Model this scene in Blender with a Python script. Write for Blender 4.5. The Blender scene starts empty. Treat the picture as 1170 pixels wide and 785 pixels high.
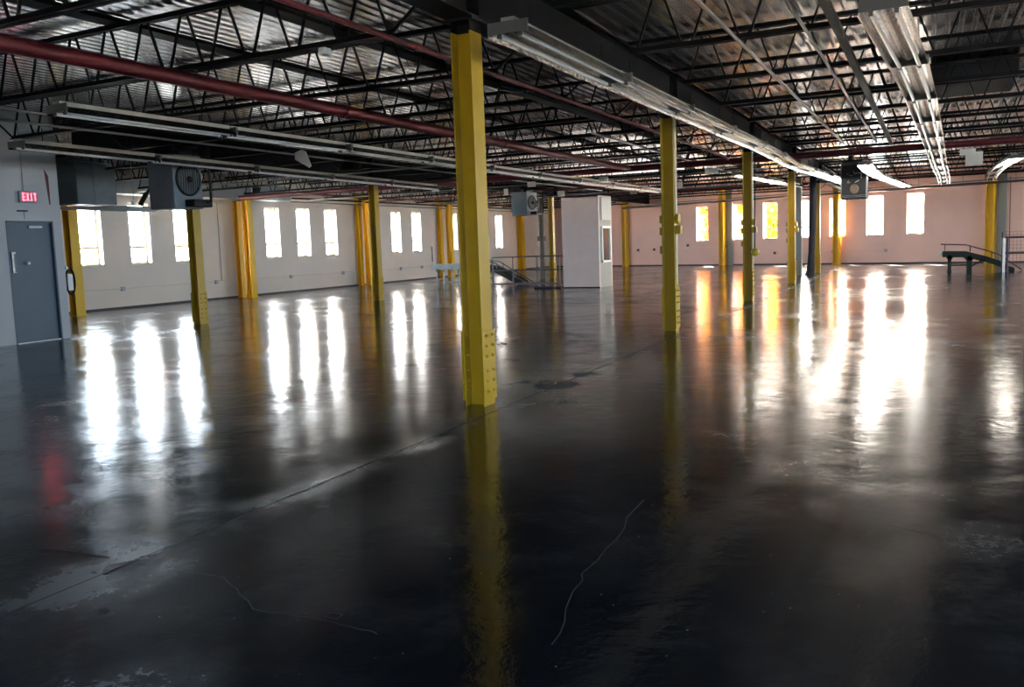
import bpy, math, random
from mathutils import Vector, Matrix
random.seed(7)
C = bpy.context.scene.collection
PI = math.pi
ORD = ['first','second','third','fourth','fifth','sixth','seventh','eighth','ninth','tenth','eleventh','twelfth',
       'thirteenth','fourteenth','fifteenth','sixteenth','seventeenth','eighteenth','nineteenth','twentieth',
       'twenty-first','twenty-second','twenty-third','twenty-fourth']

# ------------------------------------------------------------------ mesh helper
class MB:
    def __init__(s): s.v = []; s.f = []; s.m = []; s.smooth = []
    def add(s, vs, fs, mi=0, smooth=False):
        b = len(s.v); s.v += [tuple(v) for v in vs]
        for f in fs: s.f.append(tuple(b+i for i in f)); s.m.append(mi); s.smooth.append(smooth)
        return s
    def box(s, x0, x1, y0, y1, z0, z1, mi=0):
        vs = [(x,y,z) for z in (z0,z1) for y in (y0,y1) for x in (x0,x1)]
        return s.add(vs, [(0,2,3,1),(4,5,7,6),(0,1,5,4),(2,6,7,3),(0,4,6,2),(1,3,7,5)], mi)
    def bev(s, x0, x1, y0, y1, z0, z1, r=.01, mi=0):
        # box with chamfered vertical and horizontal edges
        xs=(x0,x0+r,x1-r,x1); ys=(y0,y0+r,y1-r,y1)
        def ring(z,i):
            a=(xs[i],xs[3-i]); b=(ys[i],ys[3-i])
            if i==0:
                return [(xs[1],ys[0],z),(xs[2],ys[0],z),(xs[3],ys[1],z),(xs[3],ys[2],z),(xs[2],ys[3],z),(xs[1],ys[3],z),(xs[0],ys[2],z),(xs[0],ys[1],z)]
            h=r*.4
            return [(xs[1]+h,ys[1],z),(xs[2]-h,ys[1],z),(xs[2],ys[1]+h,z),(xs[2],ys[2]-h,z),(xs[2]-h,ys[2],z),(xs[1]+h,ys[2],z),(xs[1],ys[2]-h,z),(xs[1],ys[1]+h,z)]
        vs = ring(z0,1)+ring(z0+r,0)+ring(z1-r,0)+ring(z1,1)
        fs=[tuple(range(7,-1,-1)), tuple(range(24,32))]
        for k in range(3):
            for i in range(8):
                j=(i+1)%8; fs.append((k*8+i,k*8+j,(k+1)*8+j,(k+1)*8+i))
        return s.add(vs,fs,mi)
    def bar(s, p, q, w, h, mi=0, up=(0,0,1)):
        p=Vector(p); q=Vector(q); d=(q-p).normalized(); u=Vector(up)
        if abs(d.dot(u))>.98: u=Vector((1,0,0))
        r=d.cross(u).normalized(); u=r.cross(d)
        vs=[]
        for c in (p,q):
            for a,b in ((-1,-1),(1,-1),(1,1),(-1,1)): vs.append(c+r*a*w/2+u*b*h/2)
        return s.add(vs,[(0,1,2,3),(7,6,5,4),(0,4,5,1),(1,5,6,2),(2,6,7,3),(3,7,4,0)],mi)
    def tube(s, pts, r, n=10, mi=0, caps=True):
        pts=[Vector(p) for p in pts]; rs = r if isinstance(r,(list,tuple)) else [r]*len(pts)
        rings=[]; prev=None
        for i,p in enumerate(pts):
            d=(pts[min(i+1,len(pts)-1)]-pts[max(i-1,0)]).normalized()
            u=Vector((0,0,1)) if abs(d.z)<.95 else Vector((1,0,0))
            if prev is not None:
                u=prev-d*prev.dot(d)
            a=(u-d*u.dot(d)).normalized(); prev=a; b=d.cross(a)
            rings.append([p+(a*math.cos(2*PI*k/n)+b*math.sin(2*PI*k/n))*rs[i] for k in range(n)])
        vs=[v for R in rings for v in R]; fs=[]
        for i in range(len(pts)-1):
            for k in range(n):
                j=(k+1)%n; fs.append((i*n+k,(i+1)*n+k,(i+1)*n+j,i*n+j))
        s.add(vs,fs,mi,True)
        if caps:
            s.add(rings[0],[tuple(range(n))],mi); s.add(rings[-1],[tuple(range(n-1,-1,-1))],mi)
        return s
    def prism(s, prof, axis, a, b, mi=0):
        # prof: list of 2D points; axis 'x','y','z' = extrusion axis
        def P(t,u,v): return {'x':(t,u,v),'y':(u,t,v),'z':(u,v,t)}[axis]
        n=len(prof); vs=[P(a,*q) for q in prof]+[P(b,*q) for q in prof]
        fs=[tuple(range(n)),tuple(range(2*n-1,n-1,-1))]+[(i,n+i,n+(i+1)%n,(i+1)%n) for i in range(n)]
        return s.add(vs,fs,mi)
    def sphere(s, c, r, n=12, mi=0, sz=1):
        c=Vector(c); vs=[c+Vector((0,0,-r*sz))]; fs=[]
        m=n//2
        for i in range(1,m):
            t=-PI/2+PI*i/m
            for k in range(n): vs.append(c+Vector((r*math.cos(t)*math.cos(2*PI*k/n),r*math.cos(t)*math.sin(2*PI*k/n),r*sz*math.sin(t))))
        vs.append(c+Vector((0,0,r*sz)))
        for k in range(n):
            fs.append((0,1+(k+1)%n,1+k))
            for i in range(m-2): fs.append((1+i*n+k,1+i*n+(k+1)%n,1+(i+1)*n+(k+1)%n,1+(i+1)*n+k))
            fs.append((len(vs)-1,1+(m-2)*n+k,1+(m-2)*n+(k+1)%n))
        return s.add(vs,fs,mi,True)
    def build(s, name, mats, parent=None, loc=None):
        me=bpy.data.meshes.new(name); me.from_pydata(s.v,[],s.f)
        for m in (mats if isinstance(mats,(list,tuple)) else [mats]): me.materials.append(m)
        me.polygons.foreach_set('material_index',s.m); me.polygons.foreach_set('use_smooth',s.smooth)
        me.update()
        o=bpy.data.objects.new(name,me); C.objects.link(o)
        if loc: o.location=loc
        if parent: o.parent=parent
        return o

def tag(o,label=None,cat=None,group=None,kind=None):
    if label: o['label']=label
    if cat: o['category']=cat
    if group: o['group']=group
    if kind: o['kind']=kind
    return o
def empty(name,loc=(0,0,0),rz=0):
    o=bpy.data.objects.new(name,None); C.objects.link(o); o.location=loc; o.rotation_euler=(0,0,rz)
    o.empty_display_size=.1
    return o
KIDS={}
def copy_tree(o,parent=None):
    c=o.copy(); C.objects.link(c); c.parent=parent
    for ch in [x for x in CHILDREN(o)]: copy_tree(ch,c)
    return c
def CHILDREN(o): return list(o.children)

# ------------------------------------------------------------------ materials
def mat(name,col,rough=.5,metal=0.,spec=.5,noise=0.,nscale=8.,bump=0.,bscale=40.,emit=None,estr=0.,rvar=0.):
    m=bpy.data.materials.new(name); m.use_nodes=True; nt=m.node_tree; N=nt.nodes; L=nt.links
    b=N['Principled BSDF']; b.inputs['Base Color'].default_value=(*col,1); b.inputs['Roughness'].default_value=rough
    b.inputs['Metallic'].default_value=metal; b.inputs['Specular IOR Level'].default_value=spec
    tc=N.new('ShaderNodeTexCoord')
    if noise or rvar:
        n=N.new('ShaderNodeTexNoise'); n.inputs['Scale'].default_value=nscale; n.inputs['Detail'].default_value=6
        L.new(tc.outputs['Object'],n.inputs['Vector'])
    if noise:
        mx=N.new('ShaderNodeMix'); mx.data_type='RGBA'
        mx.inputs['A'].default_value=(*[c*(1-noise) for c in col],1); mx.inputs['B'].default_value=(*[min(1,c*(1+noise)) for c in col],1)
        L.new(n.outputs['Fac'],mx.inputs['Factor']); L.new(mx.outputs['Result'],b.inputs['Base Color'])
    if rvar:
        mr=N.new('ShaderNodeMapRange'); mr.inputs['From Min'].default_value=.3; mr.inputs['From Max'].default_value=.7
        mr.inputs['To Min'].default_value=max(.02,rough-rvar); mr.inputs['To Max'].default_value=rough+rvar
        L.new(n.outputs['Fac'],mr.inputs['Value']); L.new(mr.outputs['Result'],b.inputs['Roughness'])
    if bump:
        n2=N.new('ShaderNodeTexNoise'); n2.inputs['Scale'].default_value=bscale; n2.inputs['Detail'].default_value=4
        L.new(tc.outputs['Object'],n2.inputs['Vector'])
        bp=N.new('ShaderNodeBump'); bp.inputs['Strength'].default_value=bump; bp.inputs['Distance'].default_value=.01
        L.new(n2.outputs['Fac'],bp.inputs['Height']); L.new(bp.outputs['Normal'],b.inputs['Normal'])
    if emit:
        b.inputs['Emission Color'].default_value=(*emit,1); b.inputs['Emission Strength'].default_value=estr
    return m

def block_wall_mat(name,col,soil=.12):
    m=mat(name,col,.55,0,.35); nt=m.node_tree; N=nt.nodes; L=nt.links; b=N['Principled BSDF']
    tc=N.new('ShaderNodeTexCoord'); mp=N.new('ShaderNodeMapping')
    mp.inputs['Rotation'].default_value=(PI/2,0,0)
    br=N.new('ShaderNodeTexBrick'); br.inputs['Scale'].default_value=1; br.inputs['Brick Width'].default_value=.4
    br.inputs['Row Height'].default_value=.2; br.inputs['Mortar Size'].default_value=.006; br.inputs['Mortar Smooth'].default_value=.5
    # wall coordinate: u = along the wall, v = height
    sx=N.new('ShaderNodeSeparateXYZ'); cx=N.new('ShaderNodeCombineXYZ'); ad=N.new('ShaderNodeMath'); ad.operation='ADD'
    L.new(tc.outputs['Object'],sx.inputs[0]); L.new(sx.outputs['X'],ad.inputs[0]); L.new(sx.outputs['Y'],ad.inputs[1])
    L.new(ad.outputs[0],cx.inputs['X']); L.new(sx.outputs['Z'],cx.inputs['Y']); L.new(cx.outputs[0],br.inputs['Vector'])
    bp=N.new('ShaderNodeBump'); bp.inputs['Strength'].default_value=.5; bp.inputs['Distance'].default_value=.004; bp.invert=True
    L.new(br.outputs['Fac'],bp.inputs['Height']); L.new(bp.outputs['Normal'],b.inputs['Normal'])
    n=N.new('ShaderNodeTexNoise'); n.inputs['Scale'].default_value=.9; n.inputs['Detail'].default_value=7; L.new(tc.outputs['Object'],n.inputs['Vector'])
    mx=N.new('ShaderNodeMix'); mx.data_type='RGBA'
    mx.inputs['A'].default_value=(*[c*(1-soil) for c in col],1); mx.inputs['B'].default_value=(*[min(1,c*(1+soil*.6)) for c in col],1)
    L.new(n.outputs['Fac'],mx.inputs['Factor']); L.new(mx.outputs['Result'],b.inputs['Base Color'])
    return m

def floor_mat():
    m=bpy.data.materials.new('polished_dark_concrete'); m.use_nodes=True; nt=m.node_tree; N=nt.nodes; L=nt.links
    b=N['Principled BSDF']; tc=N.new('ShaderNodeTexCoord')
    def noise(scale,det=6,dist=0,rough=.55):
        n=N.new('ShaderNodeTexNoise'); n.inputs['Scale'].default_value=scale; n.inputs['Detail'].default_value=det
        n.inputs['Distortion'].default_value=dist; n.inputs['Roughness'].default_value=rough
        L.new(tc.outputs['Object'],n.inputs['Vector']); return n.outputs['Fac']
    def mr(v,a,b_,c,d):
        n=N.new('ShaderNodeMapRange'); n.inputs['From Min'].default_value=a; n.inputs['From Max'].default_value=b_
        n.inputs['To Min'].default_value=c; n.inputs['To Max'].default_value=d; L.new(v,n.inputs['Value']); return n.outputs['Result']
    def mth(op,a,b_):
        n=N.new('ShaderNodeMath'); n.operation=op
        for i,x in enumerate((a,b_)):
            if isinstance(x,(int,float)): n.inputs[i].default_value=x
            else: L.new(x,n.inputs[i])
        return n.outputs[0]
    big=noise(.33,4,.2); mid=noise(1.9,9,.35,.68); fine=noise(26,4,0,.7); speck=noise(70,2)
    # trowel scuffs: grey worn film in patches
    patch=mr(big,.42,.60,0,1); sc=mr(mid,.48,.66,0,1); scuff=mth('MULTIPLY',mth('MULTIPLY',patch,sc),mr(fine,.38,.62,.15,1))
    vo=N.new('ShaderNodeTexVoronoi'); vo.inputs['Scale'].default_value=13; L.new(tc.outputs['Object'],vo.inputs['Vector'])
    sc_=N.new('ShaderNodeSeparateColor'); L.new(vo.outputs['Color'],sc_.inputs[0])
    dots=mth('MULTIPLY',mth('LESS_THAN',vo.outputs['Distance'],.045),mth('GREATER_THAN',sc_.outputs[0],.62))
    sx=N.new('ShaderNodeSeparateXYZ'); L.new(tc.outputs['Object'],sx.inputs[0])
    # saw-cut joint at x=-3.3: worn pale shoulders
    jd=mth('ABSOLUTE',mth('ADD',sx.outputs['X'],3.30),0)
    worn=mth('MULTIPLY',mr(jd,0,.24,1,0),mr(mid,.44,.6,0,.75))
    tot=mth('MINIMUM',mth('ADD',mth('ADD',mth('MULTIPLY',scuff,.8),worn),mth('MULTIPLY',dots,1.2)),1.0)
    mx=N.new('ShaderNodeMix'); mx.data_type='RGBA'; mx.inputs['A'].default_value=(.008,.0098,.0135,1); mx.inputs['B'].default_value=(.095,.108,.125,1)
    L.new(tot,mx.inputs['Factor']); L.new(mx.outputs['Result'],b.inputs['Base Color'])
    r=mth('ADD',mr(mid,.3,.7,.075,.165),mth('MULTIPLY',tot,.22)); r=mth('ADD',r,mr(big,.35,.65,-.02,.06))
    L.new(r,b.inputs['Roughness']); b.inputs['Specular IOR Level'].default_value=.54
    w1=noise(3.2,5,.4,.6); w2=noise(11,4,.2,.6)
    h=mth('ADD',mth('MULTIPLY',w1,.0042),mth('MULTIPLY',w2,.0011)); h=mth('ADD',h,mth('MULTIPLY',fine,.00022))
    bp=N.new('ShaderNodeBump'); bp.inputs['Strength'].default_value=1; bp.inputs['Distance'].default_value=1
    L.new(h,bp.inputs['Height']); L.new(bp.outputs['Normal'],b.inputs['Normal'])
    return m

M={}
M['floor']=floor_mat()
M['joint']=mat('joint_filler',(.006,.006,.007),.6)
M['crack']=mat('crack_dust',(.06,.063,.07),.8,noise=.5,nscale=30)
M['wall']=block_wall_mat('cream_painted_block',(.77,.67,.58))
M['wallfar']=block_wall_mat('rose_painted_block',(.95,.58,.47))  # pink bounce glow is put into the far wall's base colour
M['plaster']=mat('grey_painted_wall',(.42,.43,.44),.6,noise=.08,nscale=2,bump=.2,bscale=60)
M['base']=mat('dark_baseboard',(.06,.05,.05),.6)
M['deck']=mat('galvanised_deck',(.56,.57,.58),.22,.96,noise=.12,nscale=2)
M['steel']=mat('dark_joist_paint',(.005,.0045,.0045),.6,0,.18,noise=.4,nscale=12)
M['girder']=mat('dark_girder_paint',(.007,.007,.008),.7,0,.15,noise=.3,nscale=6)
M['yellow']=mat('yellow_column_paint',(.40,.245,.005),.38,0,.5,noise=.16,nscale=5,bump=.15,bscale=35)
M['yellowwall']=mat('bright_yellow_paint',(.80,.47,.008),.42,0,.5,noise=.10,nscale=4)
M['red']=mat('red_pipe_paint',(.10,.006,.010),.48,0,.5,noise=.25,nscale=6)
M['grey']=mat('galvanised_pipe',(.22,.22,.22),.35,.6,noise=.15)
M['duct']=mat('grey_duct_sheet',(.34,.37,.40),.5,.3,noise=.08,nscale=4)
M['heater']=mat('heater_casing',(.10,.13,.15),.5,.25,noise=.2,nscale=6)
M['dark']=mat('dark_metal',(.012,.012,.014),.55,.1,.25)
M['white']=mat('white_enamel',(.78,.78,.75),.45,noise=.05)
M['housing']=mat('cream_lamp_housing',(.30,.285,.24),.4,.1,noise=.1,nscale=7)
M['reflector']=mat('specular_reflector',(.86,.84,.80),.13,1.,rvar=.06,nscale=9,bump=.9,bscale=22)
M['tube']=mat('unlit_lamp_glass',(.8,.8,.8),.15,0,.6)
M['tubelit']=mat('lit_lamp_glass',(.9,.9,.9),.3,emit=(1,.93,.82),estr=.55)  # lamps are off; emission stands in for daylight glints in the reflectors
M['door']=mat('slate_blue_door_paint',(.055,.085,.115),.45,noise=.12,nscale=2)
M['frame']=mat('bronze_window_frame',(.42,.36,.24),.5,.2)
M['rail']=mat('worn_rail_steel',(.15,.115,.115),.45,.5,noise=.2)
M['railw']=mat('pale_rail_paint',(.62,.60,.60),.45,noise=.2)
M['raild']=mat('maroon_rail_paint',(.07,.03,.035),.5)
M['conv']=mat('green_conveyor_paint',(.007,.014,.013),.55,0,.25,noise=.25,nscale=5)
M['belt']=mat('black_belt',(.02,.02,.022),.55)
M['convgrey']=mat('grey_conveyor_paint',(.30,.33,.32),.45,.2,noise=.15)
M['booth']=mat('booth_paint',(.86,.64,.56),.6,noise=.1,nscale=3,bump=.2,bscale=12)
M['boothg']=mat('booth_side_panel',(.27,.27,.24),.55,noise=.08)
M['panel']=mat('pale_panel',(.50,.48,.43),.5,noise=.08)
M['endcap']=mat('lamp_end_cap',(.09,.088,.08),.5)
M['paper']=mat('white_card',(.75,.73,.66),.7,noise=.08)
M['exit']=mat('exit_letters',(.8,.05,.07),.4,emit=(1,.06,.1),estr=.16)
M['exitbg']=mat('exit_housing',(.30,.30,.31),.5)
M['bark']=mat('bark',(.09,.06,.04),.9,noise=.4)
M['leaf']=None
M['asphalt']=mat('pale_asphalt',(.35,.34,.33),.9,noise=.2,nscale=1)
M['darkpost']=mat('dark_wrapped_post',(.016,.014,.018),.7,0,.2,noise=.4,nscale=6,bump=.8,bscale=12)
M['greypost']=mat('grey_post_paint',(.16,.17,.16),.5,noise=.2)
M['brown']=mat('brown_pipe_paint',(.10,.065,.045),.6,noise=.3,nscale=5)
def leafmat():
    m=bpy.data.materials.new('autumn_leaves'); m.use_nodes=True; nt=m.node_tree; N=nt.nodes; L=nt.links
    b=N['Principled BSDF']; b.inputs['Roughness'].default_value=.6
    gi=N.new('ShaderNodeNewGeometry'); cr=N.new('ShaderNodeValToRGB')
    cr.color_ramp.elements[0].color=(.50,.15,.004,1); cr.color_ramp.elements[1].color=(.72,.40,.015,1)
    L.new(gi.outputs['Random Per Island'],cr.inputs['Fac']); L.new(cr.outputs['Color'],b.inputs['Base Color'])
    tr=N.new('ShaderNodeBsdfTranslucent'); L.new(cr.outputs['Color'],tr.inputs['Color'])
    mx=N.new('ShaderNodeMixShader'); mx.inputs[0].default_value=.5
    L.new(b.outputs[0],mx.inputs[1]); L.new(tr.outputs[0],mx.inputs[2]); L.new(mx.outputs[0],N['Material Output'].inputs['Surface'])
    return m
M['leaf']=leafmat()
def glassmat():
    m=bpy.data.materials.new('window_glass'); m.use_nodes=True; nt=m.node_tree; N=nt.nodes; L=nt.links
    for n in list(N):
        if n.type!='OUTPUT_MATERIAL': N.remove(n)
    t=N.new('ShaderNodeBsdfTransparent'); t.inputs[0].default_value=(.95,.97,.97,1); g=N.new('ShaderNodeBsdfGlossy'); g.inputs['Roughness'].default_value=.03
    lw_=N.new('ShaderNodeLayerWeight'); lw_.inputs[0].default_value=.5; pw=N.new('ShaderNodeMath'); pw.operation='POWER'; pw.inputs[1].default_value=5; L.new(lw_.outputs['Facing'],pw.inputs[0])
    fr=N.new('ShaderNodeMapRange'); fr.inputs['To Min'].default_value=.04; fr.inputs['To Max'].default_value=.8; L.new(pw.outputs[0],fr.inputs['Value']); mx=N.new('ShaderNodeMixShader')
    L.new(fr.outputs[0],mx.inputs[0]); L.new(t.outputs[0],mx.inputs[1]); L.new(g.outputs[0],mx.inputs[2]); L.new(mx.outputs[0],N['Material Output'].inputs['Surface'])
    return m
M['glass']=glassmat()

# ------------------------------------------------------------------ dimensions
XL=-20.5; XR=11.0; YB=-5.0; SK=-.3371; YF0=39.66; ZD=3.95; ZC=3.90
def YF(x): return YF0+SK*x
XP=-14.05; YP=10.17       # corner of the door partition
XA=-3.56; XB=-13.6
T=.30                     # wall thickness

# floor
fl=MB(); fl.add([(-27,YB-1,0),(XR+1,YB-1,0),(XR+1,YF(XR+1)+.2,0),(-27,YF(-27)+.2,0)],[(0,1,2,3)],0)
def strip(pts,w,z,mi):
    for a,b in zip(pts[:-1],pts[1:]):
        a=Vector((*a,z)); b=Vector((*b,z)); d=(b-a).normalized(); r=Vector((-d.y,d.x,0))*w/2
        fl.add([a-r,a+r,b+r,b-r],[(3,2,1,0)],mi)
strip([(-3.305,YB),(-3.305,40)],.011,.0012,1)
def wander(pts,n=7,amp=.02):
    out=[]
    for a,b in zip(pts[:-1],pts[1:]):
        for i in range(n):
            t=i/n; out.append((a[0]+(b[0]-a[0])*t+random.uniform(-amp,amp),a[1]+(b[1]-a[1])*t+random.uniform(-amp,amp)))
    return out+[pts[-1]]
strip(wander([(-1.17,2.6),(-1.3,3.23),(-1.38,4.3)]),.0035,.0012,2)
strip(wander([(-3.1,2.62),(-2.75,2.62),(-2.4,2.42),(-2.03,2.44),(-1.8,2.42)],5,.012),.003,.0012,2)
strip(wander([(-.15,4.3),(.28,4.08),(.6,3.9)],5,.02),.004,.0012,2)
strip([(-3.95,2.55),(-3.45,2.60)],.008,.0012,2)
# small hole and a little cover plate outline in the slab
hole=[(-2.95+.022*math.cos(a)*1.3,2.17+.02*math.sin(a),.0014) for a in [2*PI*k/14 for k in range(14)]]
fl.add(hole,[tuple(range(14))],1)
for (x0,x1,y0,y1) in ((-2.08,-2.02,2.465,2.469),(-2.08,-2.02,2.505,2.509),(-2.08,-2.076,2.465,2.509),(-2.024,-2.02,2.465,2.509)):
    fl.add([(x0,y0,.0013),(x1,y0,.0013),(x1,y1,.0013),(x0,y1,.0013)],[(0,1,2,3)],2)
tag(fl.build('floor',[M['floor'],M['joint'],M['crack']]),kind='structure')

# ------------------------------------------------------------------ walls with openings
def wall(name,org,ang,length,height,holes,mats,thick=T):
    height=height+.055   # closes the deck flutes at the wall head
    """org: inner face start; ang: heading of the wall; the outside lies to the left of the heading."""
    us=sorted({0,length,*[h[0] for h in holes],*[h[1] for h in holes]}); vs=sorted({0,height,*[h[2] for h in holes],*[h[3] for h in holes]})
    m=MB()
    for i in range(len(us)-1):
        for j in range(len(vs)-1):
            u0,u1,v0,v1=us[i],us[i+1],vs[j],vs[j+1]; cu=(u0+u1)/2; cv=(v0+v1)/2
            if any(h[0]<cu<h[1] and h[2]<cv<h[3] for h in holes): continue
            m.add([(u0,0,v0),(u1,0,v0),(u1,0,v1),(u0,0,v1)],[(0,1,2,3)])
            m.add([(u0,thick,v0),(u1,thick,v0),(u1,thick,v1),(u0,thick,v1)],[(3,2,1,0)])
    for u0,u1,v0,v1 in holes:
        m.add([(u0,0,v0),(u1,0,v0),(u1,thick,v0),(u0,thick,v0)],[(0,1,2,3)]); m.add([(u0,0,v1),(u1,0,v1),(u1,thick,v1),(u0,thick,v1)],[(3,2,1,0)])
        m.add([(u0,0,v0),(u0,thick,v0),(u0,thick,v1),(u0,0,v1)],[(0,1,2,3)]); m.add([(u1,0,v0),(u1,thick,v0),(u1,thick,v1),(u1,0,v1)],[(3,2,1,0)])
    m.add([(0,0,0),(0,thick,0),(0,thick,height),(0,0,height)],[(0,1,2,3)]); m.add([(length,0,0),(length,thick,0),(length,thick,height),(length,0,height)],[(3,2,1,0)])
    m.add([(0,0,height),(length,0,height),(length,thick,height),(0,thick,height)],[(0,1,2,3)])
    o=m.build(name,mats); o.location=(*org,0); o.rotation_euler=(0,0,ang); tag(o,kind='structure'); return o
WIN=[0]
def window(org,ang,u0,u1,v0,v1,depth=.17,bar=1.72):
    WIN[0]+=1
    m=MB(); f=.05
    m.box(u0,u0+f,depth,depth+.05,v0,v1).box(u1-f,u1,depth,depth+.05,v0,v1).box(u0,u1,depth,depth+.05,v1-f,v1).box(u0,u1,depth,depth+.05,v0,v0+f)
    m.box(u0,u1,depth-.004,depth+.05,bar-.04,bar+.04)
    m.box(u0-.0,u1+.0,-.03,depth,v0-.03,v0+.002)   # sill board
    o=m.build('window_%d'%WIN[0],M['frame']); o.location=(*org,0); o.rotation_euler=(0,0,ang); tag(o,kind='structure')
    g=MB(); g.box(u0+f*.5,u1-f*.5,depth+.02,depth+.026,v0+f*.5,v1-f*.5)
    g.build('pane',M['glass'],o)
    # portal: guides daylight sampling through the real opening, gives no light itself
    ld=bpy.data.lights.new('daylight_portal','AREA'); ld.shape='RECTANGLE'; ld.size=u1-u0; ld.size_y=v1-v0; ld.cycles.is_portal=True
    lo=bpy.data.objects.new('daylight_portal',ld); C.objects.link(lo)
    R=Matrix.Rotation(ang,4,'Z'); p=R@Vector(((u0+u1)/2,depth+.10,(v0+v1)/2)); lo.location=(p.x+org[0],p.y+org[1],p.z)
    nrm=R.to_3x3()@Vector((0,-1,0)); lo.rotation_euler=nrm.to_track_quat('-Z','Y').to_euler()
    return o
# left wall: heading +Y, outside (-X) is to the left
ZS,ZH=1.25,2.97
LY0=9.0
lw=[(15.33,16.03),(16.95,17.65),(18.55,19.25),(22.48,23.18),(24.10,24.80),(25.68,26.38),(30.08,30.76),(31.68,32.38),(35.0,35.62),(39.70,40.42)]
LH=YF(XL)+.3-LY0
wall('wall_left',(XL,LY0),PI/2,LH,ZD,[(a-LY0,b-LY0,ZS,ZH) for a,b in lw],M['wall'])
for a,b in lw: window((XL,LY0),PI/2,a-LY0,b-LY0,ZS,ZH)
# far wall, skewed: heading from right to left so that the outside is beyond it? heading (cos,sin) with outside to the left
angF=math.atan(SK); cs=math.cos(angF)
fx=[(-10.81,-10.16),(-8.80,-8.13),(-7.28,-6.59),(-5.80,-5.11),(-4.16,-3.49),(-2.58,-1.90),(-.96,-.32)]
def fu(x): return (x-XL)/cs
Forg=(XL,YF(XL))
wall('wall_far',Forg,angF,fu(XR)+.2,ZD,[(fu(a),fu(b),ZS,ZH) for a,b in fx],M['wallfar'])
for a,b in fx: window(Forg,angF,fu(a),fu(b),ZS,ZH)
# right wall (out of the picture): heading -Y, outside +X to the left
rw=[(36-5.0*i-d,36-5.0*i-d) for i in range(7) for d in (0,1.6,3.2)]  # windows on this unseen wall are added so daylight fills the room
RH=YF(XR)-YB
rholes=[(YF(XR)-y-.35,YF(XR)-y+.35,ZS,ZH) for y,_ in rw if y>-3]
wall('wall_right',(XR,YF(XR)),-PI/2,RH,ZD,rholes,M['wall'])
for h in rholes: window((XR,YF(XR)),-PI/2,*h)
# unseen wall behind the camera; dock door opening added for fill daylight
BH=XR-XP
wall('wall_back',(XR,YB),PI,BH,ZD,[(8.2,9.8,0.0,2.6)],M['wall'])
for (a,b) in ((8.2,9.8),):
    ld=bpy.data.lights.new('daylight_portal','AREA'); ld.shape='RECTANGLE'; ld.size=1.6; ld.size_y=2.6; ld.cycles.is_portal=True
    lo=bpy.data.objects.new('daylight_portal',ld); C.objects.link(lo); lo.location=(XR-(a+b)/2,YB-.35,1.3); lo.rotation_euler=Vector((0,1,0)).to_track_quat('-Z','Y').to_euler()
# partition with the exit door: facing +X, and its return running to the left wall
DY0,DY1,DH=9.14,10.01,2.11
wall('wall_partition',(XP,YB),PI/2,YP-YB,ZD,[(DY0-YB,DY1-YB,0,DH)],M['plaster'],.2)
r_=MB(); r_.box(XL,XP-.2,YP-.2,YP,0,ZD+.055); tag(r_.build('wall_return',M['plaster']),kind='structure')
# baseboards
b_=MB(); b_.box(XL,XL+.02,YP,YF(XL),0,.05); tag(b_.build('baseboard_left',M['base']),kind='structure')
b_=MB(); b_.box(0,fu(XR),-.02,0,0,.055); o=b_.build('baseboard_far',M['base']); o.location=(*Forg,0); o.rotation_euler=(0,0,angF); tag(o,kind='structure')
# ground outside
g=MB(); g.add([(-120,-60,-.12),(90,-60,-.12),(90,140,-.12),(-120,140,-.12)],[(0,1,2,3)]); tag(g.build('ground',M['asphalt']),kind='structure')

# ------------------------------------------------------------------ corrugated deck = ceiling
d=MB(); per=.1524; x=XL-.5; prof=[]
while x<XR+.5:
    prof+=[(x,0),(x+.085,0),(x+.100,.042),(x+.137,.042)]; x+=per
def decky(x): return YF(x)+.6
vs=[];fs=[]
for (px,pz) in prof:
    vs+= [(px,YB-.5,ZD+pz),(px,12.3,ZD+pz),(px,25.1,ZD+pz),(px,decky(px),ZD+pz)]
for i in range(len(prof)-1):
    for k in range(3): fs.append((i*4+k,i*4+k+1,i*4+4+k+1,i*4+4+k))
d.add(vs,fs)
d.add([(XL-.5,YB-.5,ZD+.12),(XR+.5,YB-.5,ZD+.12),(XR+.5,decky(XR),ZD+.12),(XL-.5,decky(XL),ZD+.12)],[(0,3,2,1)])
tag(d.build('ceiling',M['deck']),kind='structure')

# ------------------------------------------------------------------ girders
ZG0,ZG1=3.30,3.85
def girder(x,y0,y1,label,zb=ZG0):
    e=empty('roof_girder',(x,y0,zb)); L_=y1-y0; H_=ZG1-zb
    MB().box(-.006,.006,0,L_,.016,H_-.016).build('web_plate',M['girder'],e)
    MB().box(-.13,.13,0,L_,0,.016).build('bottom_flange',M['girder'],e)
    MB().box(-.13,.13,0,L_,H_-.016,H_).build('top_flange',M['girder'],e)
    st=None; y=.3+((6.5-y0)%6.25)
    st0=MB().box(-.12,.12,-.006,.006,.016,H_-.016)
    k=0; yy=(6.5-y0)%6.25
    me=None
    while yy<L_:
        if me is None:
            s=st0.build('stiffener_plate',M['girder'],e); s.location=(0,yy,0); me=s
        else:
            s=me.copy(); C.objects.link(s); s.parent=e; s.location=(0,yy,0)
        yy+=6.25
    tag(e,label,'steel beam')
girder(XA,YB,YF(XA)-.02,'black deep steel girder running above the near row of yellow columns')
girder(XB,YP+.02,YF(XB)-.02,'black steel girder above the left row of yellow columns near the unit heaters')

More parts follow.
